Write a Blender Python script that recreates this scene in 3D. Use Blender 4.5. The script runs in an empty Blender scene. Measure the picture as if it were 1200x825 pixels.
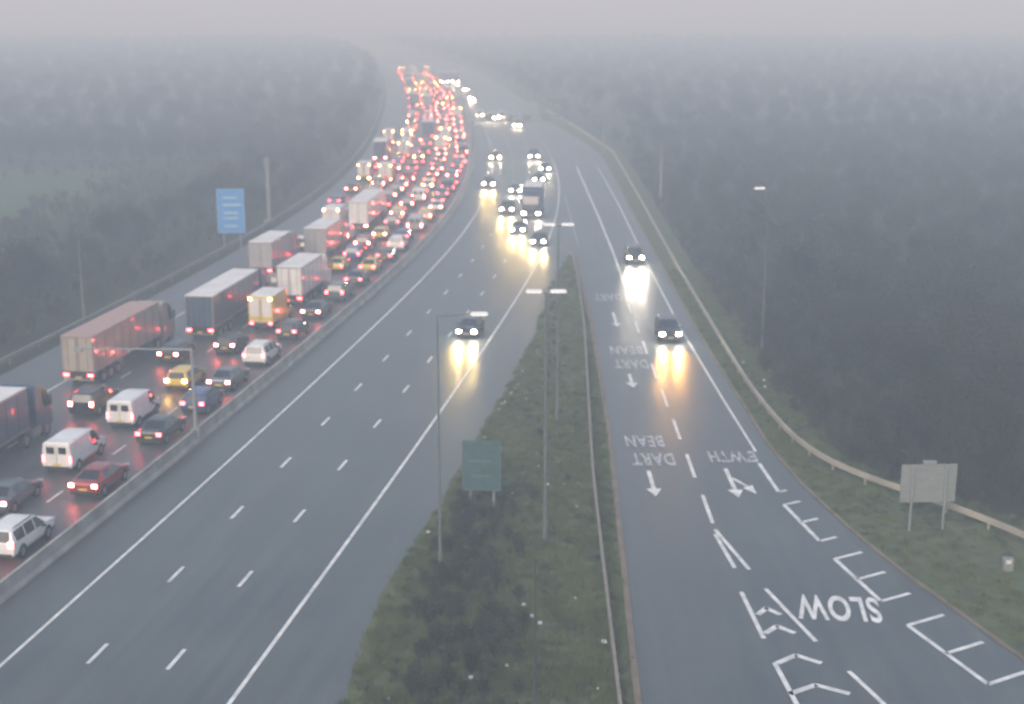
import bpy, bmesh, math, random
import numpy as np
from mathutils import Vector, Matrix
R = random.Random(7)
scene = bpy.context.scene
COL = scene.collection
# ------------------------------------------------------------------ settings
FOG_D = 0.0034
SKY = 0.30
scene.view_settings.view_transform = 'Standard'
scene.view_settings.look = 'None'
scene.view_settings.exposure = 0

# ------------------------------------------------------------------ materials
def mat(name, col, rough=0.6, metal=0.0, emis=None, estr=0.0, noise=0.0, nscale=3.0, coat=0.0, spec=0.5):
    m = bpy.data.materials.new(name); m.use_nodes = True
    nt = m.node_tree; b = nt.nodes['Principled BSDF']
    b.inputs['Roughness'].default_value = rough
    b.inputs['Metallic'].default_value = metal
    b.inputs['Specular IOR Level'].default_value = spec
    b.inputs['Coat Weight'].default_value = coat
    b.inputs['Base Color'].default_value = (*col, 1)
    if noise > 0:
        tc = nt.nodes.new('ShaderNodeTexCoord'); n = nt.nodes.new('ShaderNodeTexNoise')
        n.inputs['Scale'].default_value = nscale; n.inputs['Detail'].default_value = 6
        nt.links.new(tc.outputs['Object'], n.inputs['Vector'])
        r = nt.nodes.new('ShaderNodeValToRGB')
        r.color_ramp.elements[0].position = 0.3; r.color_ramp.elements[1].position = 0.7
        r.color_ramp.elements[0].color = (*[c*(1-noise) for c in col], 1)
        r.color_ramp.elements[1].color = (*[min(1, c*(1+noise)) for c in col], 1)
        nt.links.new(n.outputs['Fac'], r.inputs['Fac']); nt.links.new(r.outputs['Color'], b.inputs['Base Color'])
    if emis:
        b.inputs['Emission Color'].default_value = (*emis, 1)
        b.inputs['Emission Strength'].default_value = estr
    return m

def asphalt(name, base, tint):
    m = bpy.data.materials.new(name); m.use_nodes = True
    nt = m.node_tree; b = nt.nodes['Principled BSDF']; L = nt.links.new
    uv = nt.nodes.new('ShaderNodeUVMap'); uv.uv_map = 'UVMap'
    mp = nt.nodes.new('ShaderNodeMapping'); mp.inputs['Scale'].default_value = (1.3, 0.035, 1)
    L(uv.outputs['UV'], mp.inputs['Vector'])
    n1 = nt.nodes.new('ShaderNodeTexNoise'); n1.inputs['Scale'].default_value = 1.0; n1.inputs['Detail'].default_value = 4
    L(mp.outputs['Vector'], n1.inputs['Vector'])
    n2 = nt.nodes.new('ShaderNodeTexNoise'); n2.inputs['Scale'].default_value = 0.12; n2.inputs['Detail'].default_value = 8
    L(uv.outputs['UV'], n2.inputs['Vector'])
    n3 = nt.nodes.new('ShaderNodeTexNoise'); n3.inputs['Scale'].default_value = 6; n3.inputs['Detail'].default_value = 8
    L(uv.outputs['UV'], n3.inputs['Vector'])
    a = nt.nodes.new('ShaderNodeMath'); a.operation = 'ADD'; L(n1.outputs['Fac'], a.inputs[0]); L(n2.outputs['Fac'], a.inputs[1])
    a2 = nt.nodes.new('ShaderNodeMath'); a2.operation = 'MULTIPLY_ADD'; L(n3.outputs['Fac'], a2.inputs[0]); a2.inputs[1].default_value = 0.35; L(a.outputs[0], a2.inputs[2])
    r = nt.nodes.new('ShaderNodeValToRGB')
    mr = nt.nodes.new('ShaderNodeMapRange'); mr.inputs[1].default_value = 0.85; mr.inputs[2].default_value = 1.5
    L(a2.outputs[0], mr.inputs[0]); L(mr.outputs[0], r.inputs['Fac'])
    r.color_ramp.elements[0].color = (*[base*t*0.60 for t in tint], 1)
    r.color_ramp.elements[1].color = (*[base*t*1.40 for t in tint], 1)
    L(r.outputs['Color'], b.inputs['Base Color'])
    mr2 = nt.nodes.new('ShaderNodeMapRange'); mr2.inputs[1].default_value = 0.7; mr2.inputs[2].default_value = 1.3
    mr2.inputs[3].default_value = 0.36; mr2.inputs[4].default_value = 0.54
    L(a.outputs[0], mr2.inputs[0]); L(mr2.outputs[0], b.inputs['Roughness'])
    bp = nt.nodes.new('ShaderNodeBump'); bp.inputs['Strength'].default_value = 0.15; bp.inputs['Distance'].default_value = 0.02
    L(n3.outputs['Fac'], bp.inputs['Height']); L(bp.outputs['Normal'], b.inputs['Normal'])
    return m

def ground_mat(name, c1, c2, c3, s=0.05):
    m = bpy.data.materials.new(name); m.use_nodes = True
    nt = m.node_tree; b = nt.nodes['Principled BSDF']; L = nt.links.new
    tc = nt.nodes.new('ShaderNodeTexCoord')
    n = nt.nodes.new('ShaderNodeTexNoise'); n.inputs['Scale'].default_value = s; n.inputs['Detail'].default_value = 10
    n2 = nt.nodes.new('ShaderNodeTexNoise'); n2.inputs['Scale'].default_value = 1.1; n2.inputs['Detail'].default_value = 8
    L(tc.outputs['Object'], n.inputs['Vector']); L(tc.outputs['Object'], n2.inputs['Vector'])
    r = nt.nodes.new('ShaderNodeValToRGB'); r.color_ramp.elements[0].position = 0.35; r.color_ramp.elements[1].position = 0.62
    r.color_ramp.elements[0].color = (*c1, 1); r.color_ramp.elements[1].color = (*c2, 1)
    L(n.outputs['Fac'], r.inputs['Fac'])
    mx = nt.nodes.new('ShaderNodeMix'); mx.data_type = 'RGBA'; mx.inputs[7].default_value = (*c3, 1)
    r2 = nt.nodes.new('ShaderNodeValToRGB'); r2.color_ramp.elements[0].position = 0.42; r2.color_ramp.elements[1].position = 0.65
    L(n2.outputs['Fac'], r2.inputs['Fac']); L(r2.outputs['Color'], mx.inputs[0]); L(r.outputs['Color'], mx.inputs[6])
    L(mx.outputs[2], b.inputs['Base Color']); b.inputs['Roughness'].default_value = 1.0; b.inputs['Specular IOR Level'].default_value = 0.1
    bp = nt.nodes.new('ShaderNodeBump'); bp.inputs['Strength'].default_value = 0.6; bp.inputs['Distance'].default_value = 0.25
    L(n2.outputs['Fac'], bp.inputs['Height']); L(bp.outputs['Normal'], b.inputs['Normal'])
    return m

def foliage(name, c1, c2):
    m = bpy.data.materials.new(name); m.use_nodes = True
    nt = m.node_tree; b = nt.nodes['Principled BSDF']; L = nt.links.new
    oi = nt.nodes.new('ShaderNodeObjectInfo'); tc = nt.nodes.new('ShaderNodeTexCoord')
    n = nt.nodes.new('ShaderNodeTexNoise'); n.inputs['Scale'].default_value = 0.9; n.inputs['Detail'].default_value = 3
    L(tc.outputs['Object'], n.inputs['Vector'])
    a = nt.nodes.new('ShaderNodeMath'); a.operation = 'MULTIPLY_ADD'; L(oi.outputs['Random'], a.inputs[0]); a.inputs[1].default_value = 0.45; L(n.outputs['Fac'], a.inputs[2])
    mr = nt.nodes.new('ShaderNodeMapRange'); mr.inputs[1].default_value = 0.35; mr.inputs[2].default_value = 1.1; L(a.outputs[0], mr.inputs[0])
    r = nt.nodes.new('ShaderNodeValToRGB'); r.color_ramp.elements[0].color = (*c1, 1); r.color_ramp.elements[1].color = (*c2, 1)
    L(mr.outputs[0], r.inputs['Fac']); L(r.outputs['Color'], b.inputs['Base Color'])
    b.inputs['Roughness'].default_value = 0.9; b.inputs['Specular IOR Level'].default_value = 0.1
    return m

M_ASPH = asphalt('asphalt_wet', 0.082, (0.90, 1.04, 1.06))
M_PAINT = mat('road_paint', (0.62, 0.64, 0.62), 0.55, noise=0.28, nscale=1.5)
M_WORN = mat('road_paint_worn', (0.36, 0.37, 0.37), 0.6, noise=0.45, nscale=2.2)
M_GROUND = ground_mat('ground_soil_grass', (0.030, 0.036, 0.022), (0.045, 0.042, 0.030), (0.030, 0.045, 0.022))
M_GRASS = ground_mat('grass', (0.080, 0.115, 0.048), (0.110, 0.120, 0.066), (0.070, 0.075, 0.048), 0.15)
M_FIELD = ground_mat('field_grass', (0.045, 0.085, 0.035), (0.065, 0.11, 0.045), (0.045, 0.07, 0.032), 0.03)
M_CONC = mat('concrete', (0.28, 0.27, 0.25), 0.8, noise=0.3, nscale=0.8)
M_KERB = mat('kerb_concrete', (0.16, 0.13, 0.09), 0.8, noise=0.3, nscale=0.8)
M_STEEL = mat('galvanised_steel', (0.37, 0.345, 0.28), 0.5, 0.1, noise=0.2, nscale=0.5)
M_POLE = mat('pole_paint', (0.10, 0.13, 0.13), 0.6, noise=0.15)
M_POLEL = mat('pole_light', (0.19, 0.215, 0.22), 0.6, noise=0.15)
M_LANT = mat('lantern_lens', (0.8, 0.8, 0.8), 0.3, emis=(0.9, 0.95, 1), estr=1.2)
M_LEAF = foliage('winter_foliage', (0.022, 0.027, 0.020), (0.037, 0.039, 0.027))
M_SCRUB = foliage('scrub_foliage', (0.026, 0.034, 0.019), (0.054, 0.060, 0.034))
M_TUFT = foliage('grass_blades', (0.072, 0.105, 0.040), (0.125, 0.145, 0.066))
M_BARK = mat('bark', (0.04, 0.034, 0.028), 0.95, noise=0.3)

# ------------------------------------------------------------------ mesh builder
class B:
    def __init__(s): s.v = []; s.f = []; s.m = []; s.uv = None
    def face(s, idx, m=0): s.f.append(idx); s.m.append(m)
    def box(s, cx, cy, cz, sx, sy, sz, m=0, taper=1.0):
        o = len(s.v)
        for dz in (-1, 1):
            t = taper if dz > 0 else 1
            for dx, dy in ((-1, -1), (1, -1), (1, 1), (-1, 1)):
                s.v.append((cx+dx*sx/2*t, cy+dy*sy/2*t, cz+dz*sz/2))
        for q in ((0, 3, 2, 1), (4, 5, 6, 7), (0, 1, 5, 4), (1, 2, 6, 5), (2, 3, 7, 6), (3, 0, 4, 7)):
            s.face([o+i for i in q], m)
    def tube(s, p0, p1, r0, r1, n=8, m=0, cap=True):
        p0 = Vector(p0); p1 = Vector(p1); d = (p1-p0)
        if d.length < 1e-6: return
        d.normalize(); a = d.orthogonal().normalized(); b = d.cross(a)
        o = len(s.v)
        for p, r in ((p0, r0), (p1, r1)):
            for i in range(n):
                t = 2*math.pi*i/n
                s.v.append(tuple(p + a*math.cos(t)*r + b*math.sin(t)*r))
        for i in range(n):
            j = (i+1) % n; s.face([o+i, o+j, o+n+j, o+n+i], m)
        if cap:
            s.face([o+i for i in range(n)][::-1], m); s.face([o+n+i for i in range(n)], m)
    def mesh(s, name, mats, smooth=False, recalc=False):
        me = bpy.data.meshes.new(name); me.from_pydata(s.v, [], s.f)
        for m in mats: me.materials.append(m)
        me.polygons.foreach_set('material_index', s.m)
        if smooth: me.polygons.foreach_set('use_smooth', [True]*len(s.f))
        if recalc:
            bm = bmesh.new(); bm.from_mesh(me); bmesh.ops.recalc_face_normals(bm, faces=bm.faces); bm.to_mesh(me); bm.free()
        me.update(); return me
def obj(name, me, parent=None, loc=(0, 0, 0), rz=0.0):
    o = bpy.data.objects.new(name, me); COL.objects.link(o); o.location = loc; o.rotation_euler = (0, 0, rz)
    if parent: o.parent = parent
    return o

# ------------------------------------------------------------------ road alignment (metres, +Y along view)
D_K = [-80, 0, 56, 80, 105, 130, 150, 175, 200, 225, 245, 270, 300, 330, 374, 400, 450, 506, 566, 650, 800, 1000, 1300]
X_K = [-43.6, -31.0, -22.2, -18.4, -14.7, -11.2, -8.6, -6.0, -4.3, -3.4, -3.3, -3.7, -4.8, -6.4, -9.2, -11, -15, -20, -26, -36, -60, -100, -175]
dd = np.arange(-80, 1301, 1.0)
xx = np.interp(dd, D_K, X_K)
k = np.exp(-0.5*(np.arange(-24, 25)/10.0)**2); k /= k.sum()
xs = np.convolve(np.pad(xx, 24, mode='reflect', reflect_type='odd'), k, mode='valid')
hd = np.arctan(np.gradient(xs, dd))
def Lx(D): return float(np.interp(D, dd, xs))
def head(D): return float(np.interp(D, dd, hd))
def P(D, off, z=0.0):
    h = head(D); return (Lx(D)+off*math.cos(h), D-off*math.sin(h), z)
arc = np.concatenate([[0], np.cumsum(np.hypot(np.diff(xs), np.diff(dd)))])
def arcD(s): return float(np.interp(s, arc, dd))
def Darc(D): return float(np.interp(D, dd, arc))

def ribbon(name, left, right, z, material, uvs=None):
    b = B(); n = len(left); uv = []
    for i in range(n):
        b.v.append((left[i][0], left[i][1], z)); b.v.append((right[i][0], right[i][1], z))
    for i in range(n-1): b.face([2*i, 2*i+1, 2*i+3, 2*i+2])
    me = b.mesh(name, [material]); ul = me.uv_layers.new(name='UVMap')
    for p in me.polygons:
        for li in p.loop_indices:
            vi = me.loops[li].vertex_index; i = vi//2
            if uvs: ul.data[li].uv = uvs[vi]
            else: ul.data[li].uv = (b.v[vi][0], b.v[vi][1])
    return obj(name, me)
Ds = list(np.arange(-70, 300, 5.0)) + list(np.arange(300, 1250, 10.0))
def road_rib(name, o0, o1, z, m):
    l = [P(D, o0) for D in Ds]; r = [P(D, o1) for D in Ds]
    uv = []
    for D in Ds: uv += [(o0, Darc(D)), (o1, Darc(D))]
    return ribbon(name, l, r, z, m, uv)

# ground
b = B(); b.v = [(-7000, -600, 0), (7000, -600, 0), (7000, 9000, 0), (-7000, 9000, 0)]; b.face([0, 1, 2, 3])
obj('ground', b.mesh('ground', [M_GROUND]))
road_rib('motorway_road', -24.6, 16.4, 0.02, M_ASPH)

def lin(D, a, c): return float(np.interp(D, a, c))
def slipL(D): return lin(D, [-70, 30, 52, 63, 91, 123, 155, 165, 180, 210], [4.0, 4.9, 5.3, 5.7, 6.7, 7.3, 7.3, 6.8, 6.9, 7.2])
def slipR(D):
    if D <= 270: return lin(D, [-70, 30, 40, 55.5, 59.2, 65.8, 71.7, 80, 88, 120, 200, 270], [60, 31, 27.2, 22.6, 21.6, 19.8, 18.5, 17.2, 16.6, 16.2, 16.6, 17.0])
    return lin(D, [270, 300, 340, 420], [17.0, Lx(300)+19.4, Lx(340)+17, Lx(420)+14.4])
sd = [D for D in np.arange(-70, 421, 3.0)]
uv = []
for D in sd: uv += [(slipL(D), D), (slipR(D), D)]
ribbon('slip_road', [(slipL(D), D) for D in sd], [(slipR(D), D) for D in sd], 0.026, M_ASPH, uv)

def smooth_poly(pts, step=2.0):
    pts = np.array(pts, float); d = np.concatenate([[0], np.cumsum(np.hypot(*np.diff(pts, axis=0).T))])
    s = np.arange(0, d[-1], 0.5); X = np.interp(s, d, pts[:, 0]); Y = np.interp(s, d, pts[:, 1])
    kk = np.exp(-0.5*(np.arange(-16, 17)/7.0)**2); kk /= kk.sum()
    X = np.convolve(np.pad(X, 16, mode='reflect', reflect_type='odd'), kk, 'valid'); Y = np.convolve(np.pad(Y, 16, mode='reflect', reflect_type='odd'), kk, 'valid')
    j = int(step/0.5); return list(zip(X[::j], Y[::j]))
RAIL_D = [40, 55, 62, 69.8, 74.5, 77.4, 80, 83, 89, 93, 101, 123, 151, 200, 270]
RAIL_X = [42, 34, 31, 27.4, 25.0, 22.6, 20.6, 18.9, 18.2, 17.9, 17.6, 17.7, 17.9, 18.6, 19.4]
def railX(D):
    if D <= 270: return lin(D, RAIL_D, RAIL_X)
    return Lx(D)+lin(D, [270, 420], [23.1, 17.5])
gd = list(np.arange(-60, 700, 4.0))
ribbon('grass_verge', [(slipR(min(D, 420)) if D < 420 else P(D, 14.2)[0], D) for D in gd], [(railX(D)+2.0, D) for D in gd], 0.008, M_GRASS)

def extrude(name, pts, prof, material, posts=None, closed=False, z0=0.0):
    b = B(); n = len(prof); P2 = [Vector((p[0], p[1])) for p in pts]
    for i, p in enumerate(P2):
        t = (P2[min(i+1, len(P2)-1)]-P2[max(i-1, 0)]).normalized(); nr = Vector((t.y, -t.x))
        for (o, z) in prof: q = p+nr*o; b.v.append((q.x, q.y, z+z0))
    for i in range(len(P2)-1):
        for j in range(n if closed else n-1):
            k2 = (j+1) % n; b.face([i*n+j, i*n+k2, (i+1)*n+k2, (i+1)*n+j])
    if closed:
        b.face(list(range(n))); b.face([(len(P2)-1)*n+j for j in range(n)][::-1])
    if posts:
        acc = 0
        for i in range(1, len(P2)):
            acc += (P2[i]-P2[i-1]).length
            if acc >= posts: acc = 0; b.box(P2[i].x, P2[i].y, 0.33, 0.1, 0.12, 0.66)
    return obj(name, b.mesh(name, [material]))
WB2 = [(-0.12, 0.42), (-0.12, 0.74), (0.02, 0.74), (0.02, 0.42)]
rp = smooth_poly([(railX(D), D) for D in [40, 55, 62, 69.8, 74.5, 77.4, 80, 83, 89, 93, 101, 112, 123, 137, 151, 175, 200, 235, 270, 320, 380]], 1.5)
extrude('guard_rail', rp, WB2, M_STEEL, posts=2.4, closed=True)
mr_ = smooth_poly([(lin(D, [-60, 52, 80, 120, 141, 152, 158], [2.9, 4.4, 4.9, 6.4, 6.8, 6.9, 6.9]), D) for D in (-60, 0, 52, 80, 100, 120, 141, 152, 158)], 2)
extrude('guard_rail', mr_, WB2, mat('rail_weathered', (0.20, 0.18, 0.15), 0.7, noise=0.25), posts=2.4, closed=True)
extrude('kerb', [(slipL(D)-0.15, D) for D in np.arange(-60, 164, 3.0)], [(-0.15, 0), (-0.15, 0.12), (0.15, 0.12), (0.15, 0)], M_KERB, closed=True)
extrude('kerb', [(slipR(D)+0.1, D) for D in np.arange(40, 270, 2.0)], [(-0.09, 0), (-0.09, 0.11), (0.09, 0.11), (0.09, 0)], M_KERB, closed=True)
CB = [(-0.30, 0.0), (-0.27, 0.12), (-0.14, 0.3), (-0.09, 0.92), (0.09, 0.92), (0.14, 0.3), (0.27, 0.12), (0.30, 0.0)]
extrude('concrete_barrier', [P(D, -3.5)[:2] for D in Ds], CB, M_CONC, closed=True)
extrude('guard_rail', [P(D, -25.6)[:2] for D in Ds if D < 620], WB2, mat('rail_dull', (0.22, 0.22, 0.22), 0.7, noise=0.2), posts=4.9, closed=True)

def medL(D):
    return lin(D, [-70, 52, 63, 76, 91.5, 116, 140, 158], [-16, -7, -6.3, -4.2, -1.9, 1.6, 3.9, 6.3])
gd = list(np.arange(-66, 160, 1.0))
ribbon('grass_median', [(medL(D)+R.uniform(-.22, .22), D) for D in gd], [(slipL(D)-0.29, D) for D in gd], 0.034, M_GRASS)
ribbon('field', [(-150, 150), (-165, 195), (-175, 245)], [(-58, 150), (-62, 195), (-68, 245)], 0.012, M_FIELD)

# ------------------------------------------------------------------ markings
mk = B(); ZM = 0.040
def seg(p0, p1, w, m=0):
    a = Vector(p0[:2]); c = Vector(p1[:2]); t = (c-a).normalized(); n = Vector((t.y, -t.x))*w/2; o = len(mk.v)
    for q in (a-n, a+n, c+n, c-n): mk.v.append((q.x, q.y, ZM))
    mk.face([o, o+1, o+2, o+3], m)
def solid(off, D0, D1, w):
    o = len(mk.v); c = 0
    D = D0
    while D <= D1:
        p = P(D, off-w/2); q = P(D, off+w/2); mk.v.append((p[0], p[1], ZM)); mk.v.append((q[0], q[1], ZM)); c += 1
        D += 4 if D < 350 else 10
    for i in range(c-1): mk.face([o+2*i, o+2*i+1, o+2*i+3, o+2*i+2])
def dashes(off, D0, D1, ln, per, w):
    s = Darc(D0)
    while s < Darc(D1):
        a = arcD(s); c = arcD(s+ln); seg(P(a, off), P(c, off), w); s += per
solid(0, -66, 700, 0.18); solid(11.0, -66, 262, 0.20); solid(-4.3, -66, 700, 0.14); solid(-18.9, -66, 170, 0.18)
for off in (3.65, 7.3): dashes(off, 58.1-9*13, 700, 2.0, 9.0, 0.2)
for off in (-7.75, -11.4, -15.05): dashes(off, 59-9*13, 600, 2.0, 9.0, 0.16)
dashes(11.0, 264, 420, 1.2, 3.0, 0.25)
seg((-0.9, 95.5), (0.5, 103), 0.18)
def poly(pts, w, m=0):
    for a, c in zip(pts[:-1], pts[1:]): seg(a, c, w, m)
poly([(15.1, 250), (15.3, 200), (14.95, 150), (14.95, 119.7), (15.35, 98), (15.65, 86)], 0.17)
poly([(11.4, 250), (11.7, 192), (11.7, 160), (11.5, 138)], 0.24)
poly([(7.9, 210), (7.9, 165)], 0.15, 1)
y = 132.0
while y > 74:
    seg((11.15, y), (11.1, y-4.6), 0.22); y -= 7.75
for a, c in (((11.0, 71.5), (11.35, 66.8)), ((11.2, 63.8), (11.4, 58.6)), ((11.45, 56.2), (11.8, 50.5))): seg(a, c, 0.22)
for a, c in (((11.1, 72.2), (12.05, 66.6)), ((12.45, 64.2), (13.7, 58.3)), ((14.5, 55.4), (15.9, 50.0))): seg(a, c, 0.22)
for yc, w in ((61.6, 0.85), (59.6, 1.1), (56.6, 1.6), (53.8, 2.1)):
    xl = 11.55; xr = xl+w*1.15+0.1; xm = (xl+xr)/2
    seg((xl, yc-0.45), (xm+0.03, yc+0.35), 0.3); seg((xm-0.03, yc+0.35), (xr, yc-0.45), 0.3)
combs = [((15.45, 83.6), (15.7, 78.3)), ((15.6, 76.1), (16.45, 70.5)), ((16.7, 68.0), (17.75, 62.7)), ((18.3, 60.0), (20.1, 54.2)), ((21.0, 51), (23.2, 45.5))]
for i, (a, c) in enumerate(combs):
    seg(a, c, 0.24); nT = 2 if i < 1 else 3; L_ = [0.6, 1.2, 1.9, 2.3, 2.4][i]
    for j in range(nT):
        t = 1.0 if i == 0 and j == 1 else (j/(nT-1) if nT > 1 else 1)
        if i == 0 and j == 0: continue
        x0 = a[0]+(c[0]-a[0])*t; y0 = a[1]+(c[1]-a[1])*t
        seg((x0, y0), (x0+L_*0.87, y0+L_*0.5), 0.24)
def arrow(x, y0, y1, bend=0):
    seg((x, y1), (x, y0+1.4), 0.26); o = len(mk.v)
    mk.v += [(x-0.46, y0+1.4, ZM), (x, y0, ZM), (x+0.46, y0+1.4, ZM)]; mk.face([o, o+1, o+2])
    if bend:
        seg((x+0.15, y0+3.5), (x+0.8, y0+2.0), 0.22); o = len(mk.v)
        mk.v += [(x+0.5, y0+1.7, ZM+.002), (x+1.15, y0+0.6, ZM+.002), (x+1.15, y0+2.2, ZM+.002)]; mk.face([o, o+1, o+2])
arrow(8.4, 77.5, 82.2); arrow(13.2, 77.3, 82.6, 1); arrow(9.1, 101.5, 105.5); arrow(9.4, 122, 128)
MK = obj('road_markings', mk.mesh('road_markings', [M_PAINT, M_WORN]))
def rtext(t, x, y, w, h, rot=math.pi, m=M_WORN):
    cu = bpy.data.curves.new('t', 'FONT'); cu.body = t; cu.align_x = 'CENTER'; cu.align_y = 'CENTER'; cu.offset = 0.028; cu.space_character = 1.12
    o = bpy.data.objects.new('t', cu); COL.objects.link(o); bpy.context.view_layer.update()
    dg = bpy.context.evaluated_depsgraph_get(); me = bpy.data.meshes.new_from_object(o.evaluated_get(dg))
    bpy.data.objects.remove(o)
    co = np.array([v.co[:] for v in me.vertices]); mn = co.min(0); mx = co.max(0); c = (mn+mx)/2
    for v in me.vertices:
        v.co = ((v.co.x-c[0])/(mx[0]-mn[0])*w, (v.co.y-c[1])/(mx[1]-mn[1])*h, 0)
    me.materials.clear(); me.materials.append(m); ob = obj('painted_word', me, MK, (x, y, ZM), rot); return ob
rtext('BEAN', 8.7, 88.2, 2.5, 2.4); rtext('DART', 8.9, 84.4, 2.7, 2.4); rtext("E'WTH", 14.0, 84.9, 3.0, 2.3)
rtext('BEAN', 9.5, 113.2, 2.7, 2.8); rtext('DART', 9.5, 108.6, 2.7, 2.8); rtext('DART', 9.4, 135.0, 2.7, 3.4)
rtext('SLOW', 15.5, 61.9, 3.9, 2.9, math.pi-0.12, M_PAINT)

# ------------------------------------------------------------------ vehicles
PAINTS = {}
def paint(n, c, metal=0.2):
    if n not in PAINTS: PAINTS[n] = mat('paint_'+n, c, 0.32, metal, noise=0.10, nscale=1.0, coat=0.4)
    return PAINTS[n]
paint('white', (0.66, 0.67, 0.66), 0); paint('silver', (0.36, 0.37, 0.38), .4); paint('black', (0.018, 0.018, 0.02)); paint('grey', (0.10, 0.105, 0.115))
paint('blue', (0.03, 0.06, 0.20)); paint('slate', (0.045, 0.080, 0.13)); paint('red', (0.26, 0.02, 0.02)); paint('yellow', (0.60, 0.42, 0.06), 0); paint('darkblue', (0.02, 0.03, 0.07)); paint('beige', (0.30, 0.27, 0.23), 0)
M_GLASS = mat('car_glass', (0.012, 0.015, 0.018), 0.08, spec=0.8)
M_TYRE = mat('tyre_rubber', (0.012, 0.012, 0.012), 0.85, noise=0.2)
M_HUB = mat('wheel_alloy', (0.3, 0.3, 0.31), 0.4, 0.7, noise=0.1)
M_TAIL = mat('tail_lamp_lit', (0.5, 0.01, 0.01), 0.3, emis=(1, 0.06, 0.07), estr=28)
M_BRAKE = mat('brake_lamp_lit', (0.5, 0.01, 0.01), 0.3, emis=(1, 0.13, 0.11), estr=90)
M_TAILOFF = mat('tail_lamp_off', (0.12, 0.01, 0.01), 0.3, noise=.05)
M_HEAD = mat('head_lamp_lit', (0.9, 0.9, 0.85), 0.3, emis=(1, 0.93, 0.72), estr=420)
M_HEADOFF = mat('head_lamp_off', (0.4, 0.42, 0.44), 0.15, noise=.05)
M_AMBER = mat('amber_lamp', (0.6, 0.3, 0.02), 0.3, emis=(1, 0.55, 0.12), estr=130)
M_PLY = mat('plate_yellow', (0.6, 0.45, 0.03), 0.5, noise=.05); M_PLW = mat('plate_white', (0.6, 0.6, 0.6), 0.5, noise=.05)
M_DARK = mat('dark_trim', (0.02, 0.02, 0.022), 0.7, noise=.1)
M_ROOF = mat('trailer_roof', (0.66, 0.66, 0.64), 0.6, noise=.15, nscale=.6)
# slots: 0 paint 1 glass 2 tyre 3 tail 4 head 5 plateY 6 plateW 7 hub 8 dark 9 amber 10 roof
def wheel(b, x, y, r, w, side):
    b.tube((x-side*w/2, y, r), (x+side*w/2, y, r), r, r, 18, 2)
    b.tube((x+side*(w/2), y, r), (x+side*(w/2+0.012), y, r), r*0.62, r*0.55, 12, 7)
def loft(b, st):
    o = len(b.v)
    for (y, zb, zk, zt, w, wt, sm, tm) in st:
        half = [(w*0.9, zb), (w, zb+0.18), (w, zk), (wt, max(zt-0.06, zk+0.005)), (wt-0.14, zt+0.01)]
        for x, z in half: b.v.append((x, y, z))
        for x, z in half[::-1]: b.v.append((-x, y, z))
    for i in range(len(st)-1):
        sm, tm = st[i][6], st[i][7]
        ms = [0, 0, sm, 0, tm, 0, sm, 0, 0, 8]
        for j in range(10):
            k2 = (j+1) % 10; b.face([o+i*10+j, o+i*10+k2, o+(i+1)*10+k2, o+(i+1)*10+j], ms[j])
    b.face([o+j for j in range(10)][::-1], 0); n = o+(len(st)-1)*10; b.face([n+j for j in range(10)], 0)
def car_common(b, hl, w, tailz, headz, wb, wr=0.33, tail_w=0.30, tail_h=0.2):
    for y in (-wb/2-0.05, wb/2-0.02):
        for s in (-1, 1):
            b.tube((s*(w-0.03), y, wr+0.02), (s*(w+0.006), y, wr+0.02), wr+0.07, wr+0.06, 18, 8)
            wheel(b, s*(w-0.09), y, wr, 0.22, s)
    for s in (-1, 1):
        b.box(s*(w-tail_w/2-0.04), -hl-0.005, tailz, tail_w, 0.07, tail_h, 3)
        b.box(s*(w-0.24), hl-0.01, headz, 0.34, 0.12, 0.19, 4)
        b.box(s*(w+0.11), 0.72, 1.02, 0.2, 0.12, 0.13, 8)
    b.box(0, -hl-0.02, 0.62, 0.52, 0.03, 0.12, 5); b.box(0, hl+0.02, 0.48, 0.52, 0.03, 0.12, 6)
    b.box(0, hl-0.0, 0.62, 0.8, 0.06, 0.14, 8)
    b.box(0, -hl+0.02, 0.40, 2*w*0.86, 0.16, 0.22, 8); b.box(0, hl-0.03, 0.36, 2*w*0.86, 0.16, 0.2, 8)
def hatch():
    b = B(); w = .88; wt = .66
    loft(b, [(-2.05, .36, .78, .80, w-.06, w-.12, 0, 0), (-2.0, .30, .95, 1.0, w, w-.08, 0, 1), (-1.72, .28, .97, 1.40, w, wt+.02, 0, 0), (-1.55, .28, .97, 1.45, w, wt+.02, 1, 0),
             (-.62, .28, .95, 1.50, w, wt+.03, 0, 0), (-.52, .28, .95, 1.50, w, wt+.03, 1, 0), (.35, .28, .94, 1.46, w, wt+.02, 1, 1), (.42, .28, .94, 1.43, w, wt, 1, 1), (1.12, .28, .93, .98, w, w-.1, 0, 0), (1.75, .28, .82, .86, w-.03, w-.15, 0, 0), (2.05, .34, .62, .66, w-.12, w-.2, 0, 0)])
    car_common(b, 2.03, w, .86, .68, 2.5); return b
def saloon():
    b = B(); w = .90; wt = .64
    loft(b, [(-2.3, .36, .80, .86, w-.08, w-.16, 0, 0), (-2.22, .30, .93, 1.0, w-.02, w-.12, 0, 0), (-1.7, .28, .96, 1.04, w, w-.1, 0, 1), (-1.05, .28, .96, 1.38, w, wt, 1, 0), (-.9, .28, .96, 1.42, w, wt, 1, 0),
             (-.3, .28, .95, 1.44, w, wt+.02, 0, 0), (-.2, .28, .95, 1.44, w, wt+.02, 1, 0), (.45, .28, .94, 1.40, w, wt, 1, 1), (1.2, .28, .92, .97, w, w-.1, 0, 0), (1.95, .28, .80, .85, w-.03, w-.15, 0, 0), (2.28, .34, .62, .66, w-.12, w-.2, 0, 0)])
    car_common(b, 2.27, w, .84, .67, 2.75); return b
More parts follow.
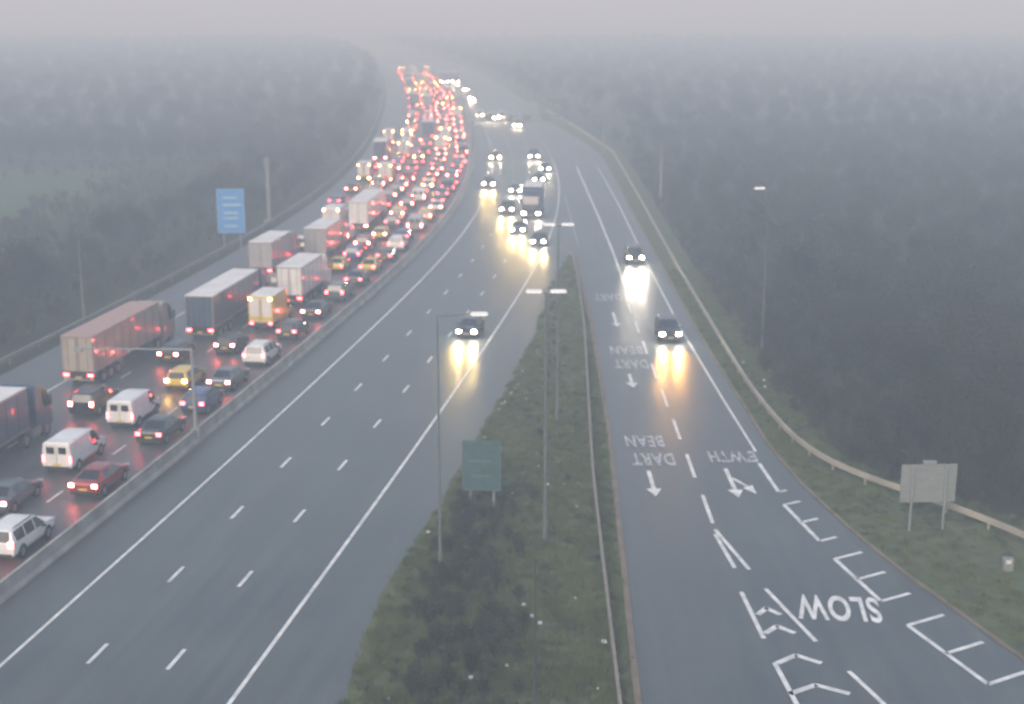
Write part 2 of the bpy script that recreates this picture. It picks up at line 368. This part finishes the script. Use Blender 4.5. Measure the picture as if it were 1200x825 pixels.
def suv():
    b = B(); w = .94; wt = .74
    loft(b, [(-2.28, .45, .92, .95, w-.05, w-.12, 0, 0), (-2.25, .36, 1.08, 1.12, w, w-.08, 0, 1), (-2.0, .36, 1.1, 1.60, w, wt, 0, 0), (-1.9, .36, 1.1, 1.66, w, wt, 1, 0), (-1.0, .36, 1.08, 1.71, w, wt+.02, 0, 0), (-.9, .36, 1.08, 1.71, w, wt+.02, 1, 0),
             (.0, .36, 1.06, 1.70, w, wt+.02, 0, 0), (.1, .36, 1.06, 1.70, w, wt+.02, 1, 0), (.5, .36, 1.05, 1.64, w, wt, 1, 1), (1.15, .36, 1.05, 1.12, w, w-.1, 0, 0), (1.95, .36, .96, 1.01, w-.03, w-.14, 0, 0), (2.25, .42, .72, .76, w-.1, w-.18, 0, 0)])
    car_common(b, 2.24, w, 1.0, .82, 2.7, .36, .26, .3)
    for s in (-1, 1): b.box(s*(wt-.08), -.7, 1.745, .05, 2.0, .05, 7)
    return b
def van():
    b = B(); w = .97; wt = .86
    loft(b, [(-2.5, .42, 1.0, 1.9, w-.01, wt-.02, 0, 0), (-2.42, .38, 1.05, 2.0, w, wt, 0, 0), (-.2, .38, 1.1, 2.03, w, wt, 0, 0), (.35, .38, 1.1, 2.0, w, wt, 1, 0), (.95, .38, 1.1, 1.92, w, wt-.04, 1, 1), (1.75, .38, 1.08, 1.18, w, w-.12, 0, 0), (2.25, .38, .95, 1.02, w-.03, w-.16, 0, 0), (2.5, .42, .68, .72, w-.1, w-.18, 0, 0)])
    car_common(b, 2.49, w, .98, .8, 3.1, .35, .14, .42)
    for s in (-1, 1): b.box(s*.38, -2.51, 1.52, .5, .03, .42, 1)
    b.box(0, -2.515, 1.2, .02, .02, 1.3, 8); return b
def lorry(kind='box', n_tr=12.6):
    b = B()
    L = n_tr; y0 = -(L+3.4)/2; yt = y0+L
    b.box(0, y0+L/2, 2.58, 2.5, L, 2.66, 0); b.box(0, y0+L/2, 3.935, 2.46, L-.04, .05, 10)
    for s in (-1, 1):
        b.box(s*1.262, y0+L/2, 1.24, .02, L-.1, .1, 7); b.box(s*1.262, y0+L/2, 3.86, .02, L-.1, .09, 7)
        for i in range(int(L/1.5)): b.box(s*1.257, y0+.7+i*1.5, 2.55, .012, .05, 2.4, 8)
        b.box(s*1.18, y0-.015, 2.58, .1, .03, 2.6, 7)
        b.box(s*.12, y0-.03, 2.55, .03, .03, 2.5, 7); b.box(s*.75, y0-.03, 2.55, .03, .03, 2.5, 7)
    b.box(0, y0-.02, 3.86, 2.46, .03, .1, 7); b.box(0, y0-.012, 2.55, .03, .02, 2.5, 8)
    b.box(0, y0+L/2, 1.12, 1.1, L-.3, .22, 8)
    b.box(0, y0+.02, .62, 2.3, .12, .14, 7); b.box(0, y0-.02, .98, 2.4, .08, .24, 8)
    for s in (-1, 1): b.box(s*.95, y0-.07, .98, .42, .05, .2, 3); b.box(s*1.05, y0-.07, .70, .2, .03, .12, 5)
    b.box(0, y0-.07, .8, .5, .03, .11, 5)
    for y in (y0+1.6, y0+2.9, y0+4.2, yt-.5, yt+2.3):
        for s in (-1, 1): wheel(b, s*1.05, y, .5, .36, s)
    for s in (-1, 1):
        b.box(s*1.13, y0+7.6 if L > 10 else y0+5.4, .85, .06, 4.2 if L > 10 else 1.4, .5, 8); b.box(s*1.05, yt+.9, .75, .4, 1.2, .55, 7)
    b.box(0, yt+1.0, .85, 1.0, 4.2, .25, 8)
    loft(b, [(yt+1.0, .6, 2.0, 3.6, 1.22, 1.14, 0, 0), (yt+1.2, .5, 2.0, 3.75, 1.24, 1.16, 0, 0), (yt+2.0, .5, 2.0, 3.6, 1.24, 1.14, 1, 0), (yt+2.9, .5, 1.95, 3.0, 1.24, 1.12, 0, 1), (yt+3.25, .5, 1.9, 2.0, 1.2, 1.1, 0, 0), (yt+3.32, .5, 1.2, 1.3, 1.15, 1.05, 0, 0)])
    for s in (-1, 1): b.box(s*.95, yt+3.32, .8, .4, .1, .26, 4); b.box(s*1.42, yt+2.7, 2.4, .16, .14, .7, 8)
    b.box(0, yt+3.33, 1.15, 1.5, .06, .5, 8); b.box(0, yt+3.36, .6, .52, .03, .12, 6)
    return b
def boxvan():
    b = B(); w = 1.05
    b.box(0, -1.1, 2.0, 2.2, 4.2, 2.3, 0); b.box(0, -1.1, 3.165, 2.16, 4.16, .04, 10); b.box(0, -.6, .7, 1.0, 5.4, .25, 8)
    loft(b, [(1.02, .5, 1.3, 2.3, w-.03, w-.12, 0, 0), (1.2, .5, 1.3, 2.35, w-.02, w-.12, 1, 0), (1.9, .5, 1.25, 2.25, w-.02, w-.16, 1, 1), (2.6, .5, 1.2, 1.3, w-.04, w-.16, 0, 0), (3.2, .5, 1.0, 1.05, w-.1, w-.2, 0, 0)])
    for y in (-2.0, 2.3):
        for s in (-1, 1): wheel(b, s*(w-.14), y, .38, .26, s)
    for s in (-1, 1):
        b.box(s*.85, -3.22, .78, .3, .06, .18, 3); b.box(s*.85, 3.2, .8, .3, .08, .2, 4)
        b.box(s*.52, -3.215, 2.0, .92, .02, 2.0, 6); b.box(s*.9, -3.235, 2.95, .2, .04, .12, 9); b.box(s*1.2, 1.9, 1.6, .16, .12, .35, 8)
        b.box(s*.1, -3.24, 2.0, .03, .03, 1.9, 8)
    b.box(0, -3.23, 1.25, 1.9, .03, .3, 5)
    b.box(0, -3.23, .62, .5, .03, .11, 5); b.box(0, -3.18, .5, 2.0, .1, .12, 8)
    return b
BUILD = {'hatchback_car': hatch, 'saloon_car': saloon, 'suv_car': suv, 'panel_van': van, 'articulated_lorry': lorry,
         'box_van': boxvan, 'rigid_lorry': lambda: lorry('box', 7.5)}
cacheB = {}; cacheM = {}
def vmesh(kind, col, away, brake, roofm=None):
    key = (kind, col, away, brake, roofm.name if roofm else '')
    if key in cacheM: return cacheM[key]
    if kind not in cacheB: cacheB[kind] = BUILD[kind]()
    tail = {0: M_TAIL, 1: M_BRAKE, 2: M_AMBER}[int(brake)] if away else M_TAILOFF
    hm = M_HEADOFF if away else M_HEAD
    me = cacheB[kind].mesh(kind+'_'+col, [PAINTS[col], M_GLASS, M_TYRE, tail, hm, M_PLY, M_PLW, M_HUB, M_DARK, M_AMBER if away else M_HEADOFF, roofm or M_ROOF], recalc=True)
    cacheM[key] = me; return me
HALF = {'hatchback_car': 2.05, 'saloon_car': 2.3, 'suv_car': 2.25, 'panel_van': 2.5, 'articulated_lorry': 8, 'box_van': 3.2, 'rigid_lorry': 5.5}
def put(kind, col, x, y, rz, away=True, brake=False, spot=0.0, scol=(1, .8, .42), roofm=None):
    o = obj(kind, vmesh(kind, col, away, brake, roofm), None, (x, y, 0.045), rz)
    if spot > 0:
        hl = HALF[kind]
        for s in (-1, 1):
            ld = bpy.data.lights.new('head_lamp_beam', 'SPOT'); ld.energy = spot; ld.color = scol; ld.spot_size = math.radians(30); ld.spot_blend = 1.0; ld.shadow_soft_size = 0.1
            lo = bpy.data.objects.new('head_lamp_beam', ld); COL.objects.link(lo); lo.parent = o
            lo.location = (s*.65, hl+0.15, 0.72); lo.rotation_euler = (math.radians(90-8), 0, 0)
    return o
def away(kind, col, D, off, brake=False, **k):
    Dc = D+HALF[kind]; p = P(Dc, off); return put(kind, col, p[0], p[1], -head(Dc)+R.uniform(-.015, .015), True, brake, **k)
M_ROOFP = mat('roof_pinkish', (0.36, 0.25, 0.22), 0.7, noise=.15)
away('suv_car', 'white', 66.5, -5.9, True)
away('saloon_car', 'red', 76.0, -5.8, True)
away('saloon_car', 'grey', 72.5, -9.6, True)
away('panel_van', 'white', 80.0, -9.4)
away('saloon_car', 'black', 86.0, -6.1)
away('panel_van', 'white', 89.3, -9.5)
away('hatchback_car', 'blue', 93.2, -5.9)
away('suv_car', 'black', 91.5, -13.3, True)
away('articulated_lorry', 'slate', 72.5, -14.9)
away('hatchback_car', 'yellow', 98.8, -9.3, 2)
away('saloon_car', 'grey', 99.0, -6.1, True)
away('suv_car', 'white', 106.5, -5.9)
away('articulated_lorry', 'beige', 99.0, -16.9, roofm=M_ROOFP)
away('articulated_lorry', 'slate', 114.5, -13.3)
away('hatchback_car', 'black', 106.5, -13.0, True)
away('box_van', 'yellow', 118.5, -9.2)
away('hatchback_car', 'black', 115.5, -6.0)
away('hatchback_car', 'black', 110.0, -9.6, True)
away('saloon_car', 'black', 123.5, -6.2, True)
away('rigid_lorry', 'white', 128.5, -9.6)
away('suv_car', 'grey', 131.5, -6.1)
away('saloon_car', 'black', 139, -6.1)
away('rigid_lorry', 'silver', 142, -16.6)
away('suv_car', 'grey', 135, -13.3, True)
away('hatchback_car', 'grey', 61, -13.5, True); away('suv_car', 'silver', 62, -9.6, True); away('saloon_car', 'blue', 57, -5.9)
cols = ['white', 'silver', 'black', 'grey', 'blue', 'red', 'grey', 'black', 'white', 'silver', 'darkblue', 'white', 'yellow']
kinds = ['hatchback_car']*4+['saloon_car']*4+['suv_car']*3+['panel_van']*2+['box_van']
for off, D0, D1 in ((-6.0, 146, 600), (-9.6, 146, 600), (-13.2, 144, 600), (-16.8, 157, 600), (-20.6, 196, 300)):
    D = D0+R.uniform(0, 3)
    while D < D1:
        kd = R.choice(kinds)
        if off < -12 and R.random() < 0.08: kd = R.choice(['rigid_lorry', 'articulated_lorry'])
        away(kd, R.choice(cols), D, off+R.uniform(-.45, .45), R.choice([0, 0, 0, 1, 1, 1, 1, 2]))
        D += 2*HALF[kd]+R.uniform(1.8, 5.2)+(6 if off < -20 else 0)
def onc(kind, col, x, D, slip=False, spot=0, scol=(1, .8, .42)):
    h = 0.0 if slip else head(D)
    return put(kind, col, x, D+HALF[kind], math.pi-h, False, False, spot, scol)
YE = (1, .72, .2)
onc('saloon_car', 'black', -3.6, 117, False, 2600, YE)
onc('suv_car', 'black', 13.6, 152.5, True, 5500, (1, .93, .78))
onc('suv_car', 'black', 13.4, 115.5, True, 3400, (1, .45, .06))
for kd, c, x, D, sp in (('suv_car', 'black', -3.6, 218, 3000), ('saloon_car', 'grey', .6, 211, 0), ('suv_car', 'black', -.6, 190, 2600), ('rigid_lorry', 'darkblue', 2.9, 186, 0),
                        ('saloon_car', 'black', .9, 173, 2000), ('hatchback_car', 'black', 3.3, 164, 1500), ('suv_car', 'black', -3.1, 257, 0), ('panel_van', 'black', 4.0, 259, 0), ('saloon_car', 'black', 5.6, 240, 0), ('saloon_car', 'black', 4.3, 225, 0),
                        ('panel_van', 'white', -5.2, 348, 0), ('panel_van', 'white', -8.2, 356, 0), ('panel_van', 'white', -2.6, 351, 0), ('saloon_car', 'black', 1, 329, 0),
                        ('rigid_lorry', 'darkblue', -24.8, 516, 5000), ('rigid_lorry', 'darkblue', -21, 517, 5000), ('saloon_car', 'white', -12.2, 424, 3000), ('saloon_car', 'grey', -15.5, 470, 0)):
    onc(kd, c, x, D, False, sp, YE if D < 300 else (1, .93, .8))

# ------------------------------------------------------------------ street furniture
M_LCASE = mat('lantern_case', (.7, .72, .72), .5, noise=.05)
def lamp(x, y, h, arms, rz=0.0, al=1.1, name='street_lamp', r=0.08, m=M_POLE):
    b = B(); b.tube((0, 0, 0), (0, 0, 1.2), r*1.5, r*1.4, 10, 0); b.tube((0, 0, 1.2), (0, 0, h), r, r*.55, 10, 0)
    for a in arms:
        b.tube((0, 0, h-.02), (a*al, 0, h+.12), r*.5, r*.4, 8, 0)
        b.box(a*(al+.42), 0, h+.15, .9, .30, .13, 2, taper=.8); b.box(a*(al+.42), 0, h+.07, .7, .22, .03, 1)
    return obj(name, b.mesh(name, [m, M_LANT, M_LCASE]), None, (x, y, 0.03), rz)
lamp(1.75, 70.5, 13.5, (-1, 1), al=.2)
lamp(-3.6, 66, 13.3, (1,), al=1.6)
lamp(3.1, 93, 13.5, (-1, 1), al=.2)
lamp(20.5, 112, 13.5, (-1,), al=.3, r=.06)
lamp(0.9, 50.5, 7.2, (), r=.06, name='mast_pole', m=mat('pole_dark', (.04, .045, .045), .7, noise=.1))
lamp(21.2, 200, 9, (), r=.2, name='mast_pole', m=M_POLEL)
lamp(-39, 125, 8.7, (), r=.1, name='mast_pole')
b = B(); b.tube((0, 0, .9), (0, 0, 6.3), .12, .09, 10); b.box(0, 0, .5, .5, .5, .9); b.tube((0, 0, 6.2), (-7.2, -.3, 6.35), .08, .05, 8); b.box(-7.2, -.3, 6.25, .5, .25, .2); b.box(-4.0, -.18, 6.2, .25, .2, .2)
obj('cantilever_mast', b.mesh('cantilever_mast', [M_POLEL]), None, P(87.7, -3.5, .03))
b = B(); b.box(0, 0, 4.3, .5, .5, 8.6, taper=.9); b.box(0, 0, .2, 1.2, 1.2, .4); b.box(0, -.3, 7.9, .8, .3, 1.1)
obj('cctv_mast', b.mesh('cctv_mast', [mat('mast_grey', (.13, .15, .15), .7, noise=.15)]), None, (-32, 184, 0))
M_BLUE = mat('sign_blue', (0.045, 0.22, 0.52), .45, noise=.1); M_SBACK = mat('sign_back_grey', (0.18, 0.205, 0.20), .6, noise=.12); M_SGREEN = mat('sign_teal', (0.035, 0.085, 0.09), .6, noise=.22)
M_LEG = mat('sign_legend', (.28, .42, .50), .5, noise=.1); M_LEGD = mat('sign_legend_dull', (.07, .13, .135), .5, noise=.1)
def sign(name, x, y, w, h, zb, face, rz=0.0, lamp_=False, lines=False, front=-1, leg=None):
    e = bpy.data.objects.new(name, None); COL.objects.link(e); e.location = (x, y, 0); e.rotation_euler = (0, 0, rz)
    b = B(); b.box(0, 0, zb+h/2, w, .06, h, 0)
    for i in range(4): b.box(0, -front*.05, zb+h*(.14+.24*i), w*.96, .03, .06, 0)
    if lines:
        for z in lines: b.box(R.uniform(-.1, .1)*w*.5, front*.034, zb+h*z, w*R.uniform(.45, .7), .006, h*.045, 1)
        for s in (-1, 1): b.box(s*(w/2-.06), front*.034, zb+h/2, .04, .006, h-.1, 1); b.box(0, front*.034, zb+h/2+s*(h/2-.07), w-.17, .006, .04, 1)
    obj('panel', b.mesh('panel', [face, leg or M_LEG]), e)
    b = B()
    for s in (-1, 1): b.tube((s*w*.3, -front*.13, 0), (s*w*.3, -front*.13, zb+h*.97), .07, .07, 10)
    if lamp_: b.box(0, 0, zb+h+.12, .7, .25, .16)
    obj('posts', b.mesh('posts', [M_POLEL]), e); return e
sign('motorway_sign', -32.8, 163, 3.2, 5.2, 1.9, M_BLUE, .05, lines=(.16, .34, .46, .64, .8))
sign('traffic_sign', 22.6, 72.3, 3.05, 2.15, 1.6, M_SBACK, .05, True, front=1)
sign('traffic_sign', -1.7, 75, 2.2, 2.9, 1.3, M_SGREEN, -.1, front=-1, lines=(.3, .6), leg=M_LEGD)
def gantry(D, x0, x1):
    b = B(); h = 6.2
    for x in (x0, x1): b.box(x, 0, h/2, .4, .4, h)
    for z in (h, h+1.0): b.box((x0+x1)/2, 0, z, x1-x0, .14, .14)
    n = int((x1-x0)/1.6)
    for i in range(n):
        xa = x0+(x1-x0)*i/n; xb = x0+(x1-x0)*(i+1)/n; b.tube((xa, 0, h), (xb, 0, h+1), .05, .05, 6)
    for i in range(4): b.box(x0+3.2+i*3.6, .2, h+.5, 1.5, .3, 1.3)
    obj('sign_gantry', b.mesh('sign_gantry', [M_POLE]), None, (0, D, 0))
gantry(272, P(272, -3.5)[0]-.2, 17.6)
b = B()
for i in range(46):
    x = R.uniform(-6, 4.5); y = R.uniform(50, 120)
    if x < medL(y)+.3 or x > slipL(y)-1: continue
    s = R.uniform(.08, .24); b.box(x, y, .12, s, s*1.4, .05, 0, taper=.7)
for i in range(4):
    y = R.uniform(60, 110); b.box(railX(y)+R.uniform(.5, 2), y, .1, .2, .25, .1, 0, taper=.6)
obj('litter', b.mesh('litter', [M_PLW]))
b = B(); b.box(0, 0, .35, .5, .35, .7); b.box(0, -.18, .55, .25, .02, .2, 1); obj('roadside_cabinet', b.mesh('roadside_cabinet', [M_POLEL, M_PLW]), None, (25.1, 66.5, 0))

# ------------------------------------------------------------------ vegetation
def tree_mesh(seed, h=8.0, spread=2.6, nleaf=1500, name='tree', leafs=(.10, .26)):
    rr = random.Random(seed); b = B(); tips = []
    def branch(p, d, ln, r, lev):
        q = p+d*ln; b.tube(p, q, r, r*.6, 5 if lev == 0 else 3, 0, cap=False)
        if lev >= 2: tips.append((p, q)); return
        n = 7 if lev == 0 else 5
        for i in range(n):
            t = rr.uniform(.3, 1.0); a = rr.uniform(0, 6.283); el = rr.uniform(.25, .95)
            dn = (Vector((math.cos(a), math.sin(a), 0))*(1-el*.5)+Vector((0, 0, el))).normalized()
            dn = (dn+d*.35).normalized(); branch(p+d*ln*t, dn, ln*rr.uniform(.42, .62), r*.45, lev+1)
    for k_ in range(2 if spread > 2 else 3):
        branch(Vector((rr.uniform(-.2, .2), rr.uniform(-.2, .2), 0)), Vector((rr.uniform(-.2, .2), rr.uniform(-.2, .2), 1)).normalized(), h*.55, .13*h/8, 0)
    for i in range(nleaf):
        p, q = rr.choice(tips); c = p.lerp(q, rr.uniform(.2, 1.25))+Vector((rr.gauss(0, .45), rr.gauss(0, .45), rr.gauss(0, .4)))*(h/8)
        if c.z < .05: c.z = rr.uniform(.05, .5)
        s = rr.uniform(*leafs)*(h/8)**.5; u = Vector((rr.gauss(0, 1), rr.gauss(0, 1), rr.gauss(0, 1))).normalized(); w = u.orthogonal().normalized()
        o = len(b.v); b.v += [tuple(c+u*s), tuple(c+w*s*.4), tuple(c-u*s), tuple(c-w*s*.4)]; b.face([o, o+1, o+2, o+3], 1)
    return b
def instancer(parent, name, pts, me):
    b = B()
    for (x, y, z, s) in pts:
        a = R.uniform(0, 6.283); o = len(b.v)
        for i in range(4):
            t = a+i*math.pi/2; b.v.append((x+math.cos(t)*s*.7071, y+math.sin(t)*s*.7071, z))
        b.face([o, o+1, o+2, o+3])
    p = obj(name, b.mesh(name, [M_BARK]), parent); p.instance_type = 'FACES'; p.use_instance_faces_scale = True
    p.show_instancer_for_render = False; p.show_instancer_for_viewport = False
    obj(name+'_source', me, p); return p
def group(name, pts, meshes):
    e = bpy.data.objects.new(name, None); COL.objects.link(e)
    bk = [[] for _ in meshes]
    for q in pts: bk[R.randrange(len(meshes))].append(q)
    for i, me in enumerate(meshes): instancer(e, 'clump', bk[i], me)
trees = [tree_mesh(s, h=R.uniform(7, 9), nleaf=1700, leafs=(.08, .22)).mesh('tree', [M_BARK, M_LEAF]) for s in (1, 2, 3, 4)]
bushes = [tree_mesh(10+s, h=2.0, spread=1, nleaf=500, leafs=(.08, .2)).mesh('bush', [M_BARK, M_SCRUB]) for s in (1, 2, 3)]
right = []; left = []; scr = []
D = 46.0
while D < 1100:
    sp = 2.9 if D < 140 else (4.2 if D < 300 else 8.5)
    wmax = D*.40+25
    x = (railX(D) if D < 420 else P(D, 16)[0])+R.uniform(3.4, 5)
    while x < wmax:
        near = x < (railX(min(D, 420))+8)
        right.append((x+R.uniform(-1.2, 1.5), D+R.uniform(-1.8, 1.8), 0, R.uniform(.3, .55) if near and D < 420 else R.uniform(.5, .8)*(1.0 if D < 300 else 1.35))); x += sp*R.uniform(.8, 1.25)
    x = P(D, -29 if (D < 100 or D > 190) else -36)[0]-R.uniform(0, 3)
    while x > -wmax-10:
        if not (100 < D < 250 and x < Lx(D)-40):
            left.append((x+R.uniform(-1.5, 1.5), D+R.uniform(-1.8, 1.8), 0, R.uniform(.5, .8)*(1.0 if D < 300 else 1.35)))
        x -= sp*R.uniform(.8, 1.25)
    D += sp*.95
for i in range(2400):
    D = R.uniform(45, 250); x = R.uniform(-.42*D-25, Lx(D)-29)
    if 152 < D < 235 and x < -66 and R.random() < .88: continue
    scr.append((x, D, 0, R.uniform(.5, 1.3)))
for i in range(1500):
    D = R.uniform(45, 250); x = railX(D)+2+abs(R.gauss(0, 9)); scr.append((x, D, 0, R.uniform(.3, 1.0)))
group('woodland', right, trees); group('woodland', left, trees)
group('scrub', scr, bushes)
med = []
for i in range(190):
    y = R.uniform(50, 77); x = R.gauss(-2.6, 1.5)
    if medL(y)+.8 < x < 1.5: med.append((x, y, 0, R.uniform(.25, .75)))
for i in range(90):
    y = R.uniform(76, 150); x = R.uniform(medL(y)+.8, slipL(y)-1.6)
    if x < 4.5: med.append((x, y, 0, R.uniform(.15, .4)))
group('median_bushes', med, bushes)
tb = B(); rr = random.Random(5)
for i in range(60):
    a = rr.uniform(0, 6.28); r_ = rr.uniform(0, .45); x = r_*math.cos(a); y = r_*math.sin(a); h = rr.uniform(.12, .4); o = len(tb.v); w = .02
    tb.v += [(x-w, y, 0), (x+w, y, 0), (x+rr.uniform(-.15, .15), y+rr.uniform(-.15, .15), h)]; tb.face([o, o+1, o+2])
tm = tb.mesh('tuft', [M_TUFT]); tp = []
for i in range(4200):
    y = 48+abs(R.gauss(0, 38)); x = R.uniform(medL(min(y, 157)), slipL(y)-.6)
    if y < 156 and x > medL(y)+.1: tp.append((x, y, .03, R.uniform(.5, 1.1)))
for i in range(2600):
    y = R.uniform(48, 150); x = R.uniform(slipR(y)+.3, railX(y)+3); tp.append((x, y, .0, R.uniform(.4, 1.0)))
group('rough_grass', tp, [tm])

# ------------------------------------------------------------------ fog, world, sun, camera
b = B(); b.box(0, 2200, 29, 6000, 5400, 66, 0)
fm = bpy.data.materials.new('fog_volume'); fm.use_nodes = True; nt = fm.node_tree; nt.nodes.remove(nt.nodes['Principled BSDF'])
vs = nt.nodes.new('ShaderNodeVolumeScatter'); vs.inputs['Density'].default_value = FOG_D; vs.inputs['Color'].default_value = (0.70, 0.86, 1.0, 1); vs.inputs['Anisotropy'].default_value = 0.0
nt.links.new(vs.outputs[0], nt.nodes['Material Output'].inputs['Volume'])
obj('fog', b.mesh('fog', [fm]))

w = bpy.data.worlds.new('World'); scene.world = w; w.use_nodes = True; nt = w.node_tree
sk = nt.nodes.new('ShaderNodeTexSky'); sk.sky_type = 'NISHITA'; sk.sun_disc = False
EL, AZ = math.radians(35), math.radians(200)
sk.sun_elevation = EL; sk.sun_rotation = AZ; sk.air_density = 1.0; sk.dust_density = 3.0; sk.ozone_density = 1.0
bg = nt.nodes['Background']; bg.inputs['Strength'].default_value = SKY
nt.links.new(sk.outputs[0], bg.inputs['Color'])
sl = bpy.data.lights.new('sun', 'SUN'); sl.energy = 0.9; sl.angle = math.radians(30); sl.color = (.96, 1, .97)
so = bpy.data.objects.new('sun', sl); COL.objects.link(so)
sdir = Vector((math.sin(AZ)*math.cos(EL), math.cos(AZ)*math.cos(EL), math.sin(EL)))
so.rotation_euler = sdir.to_track_quat('Z', 'Y').to_euler()

cd = bpy.data.cameras.new('camera'); co = bpy.data.objects.new('camera', cd); COL.objects.link(co)
co.location = (0, 0, 27.9); co.rotation_euler = (math.radians(90-13.9), 0, 0)
cd.sensor_width = 36; cd.lens = 1646/1200*36; cd.clip_start = 0.5; cd.clip_end = 20000
cd.dof.use_dof = True; cd.dof.focus_distance = 20.0; cd.dof.aperture_fstop = 1.05
scene.camera = co
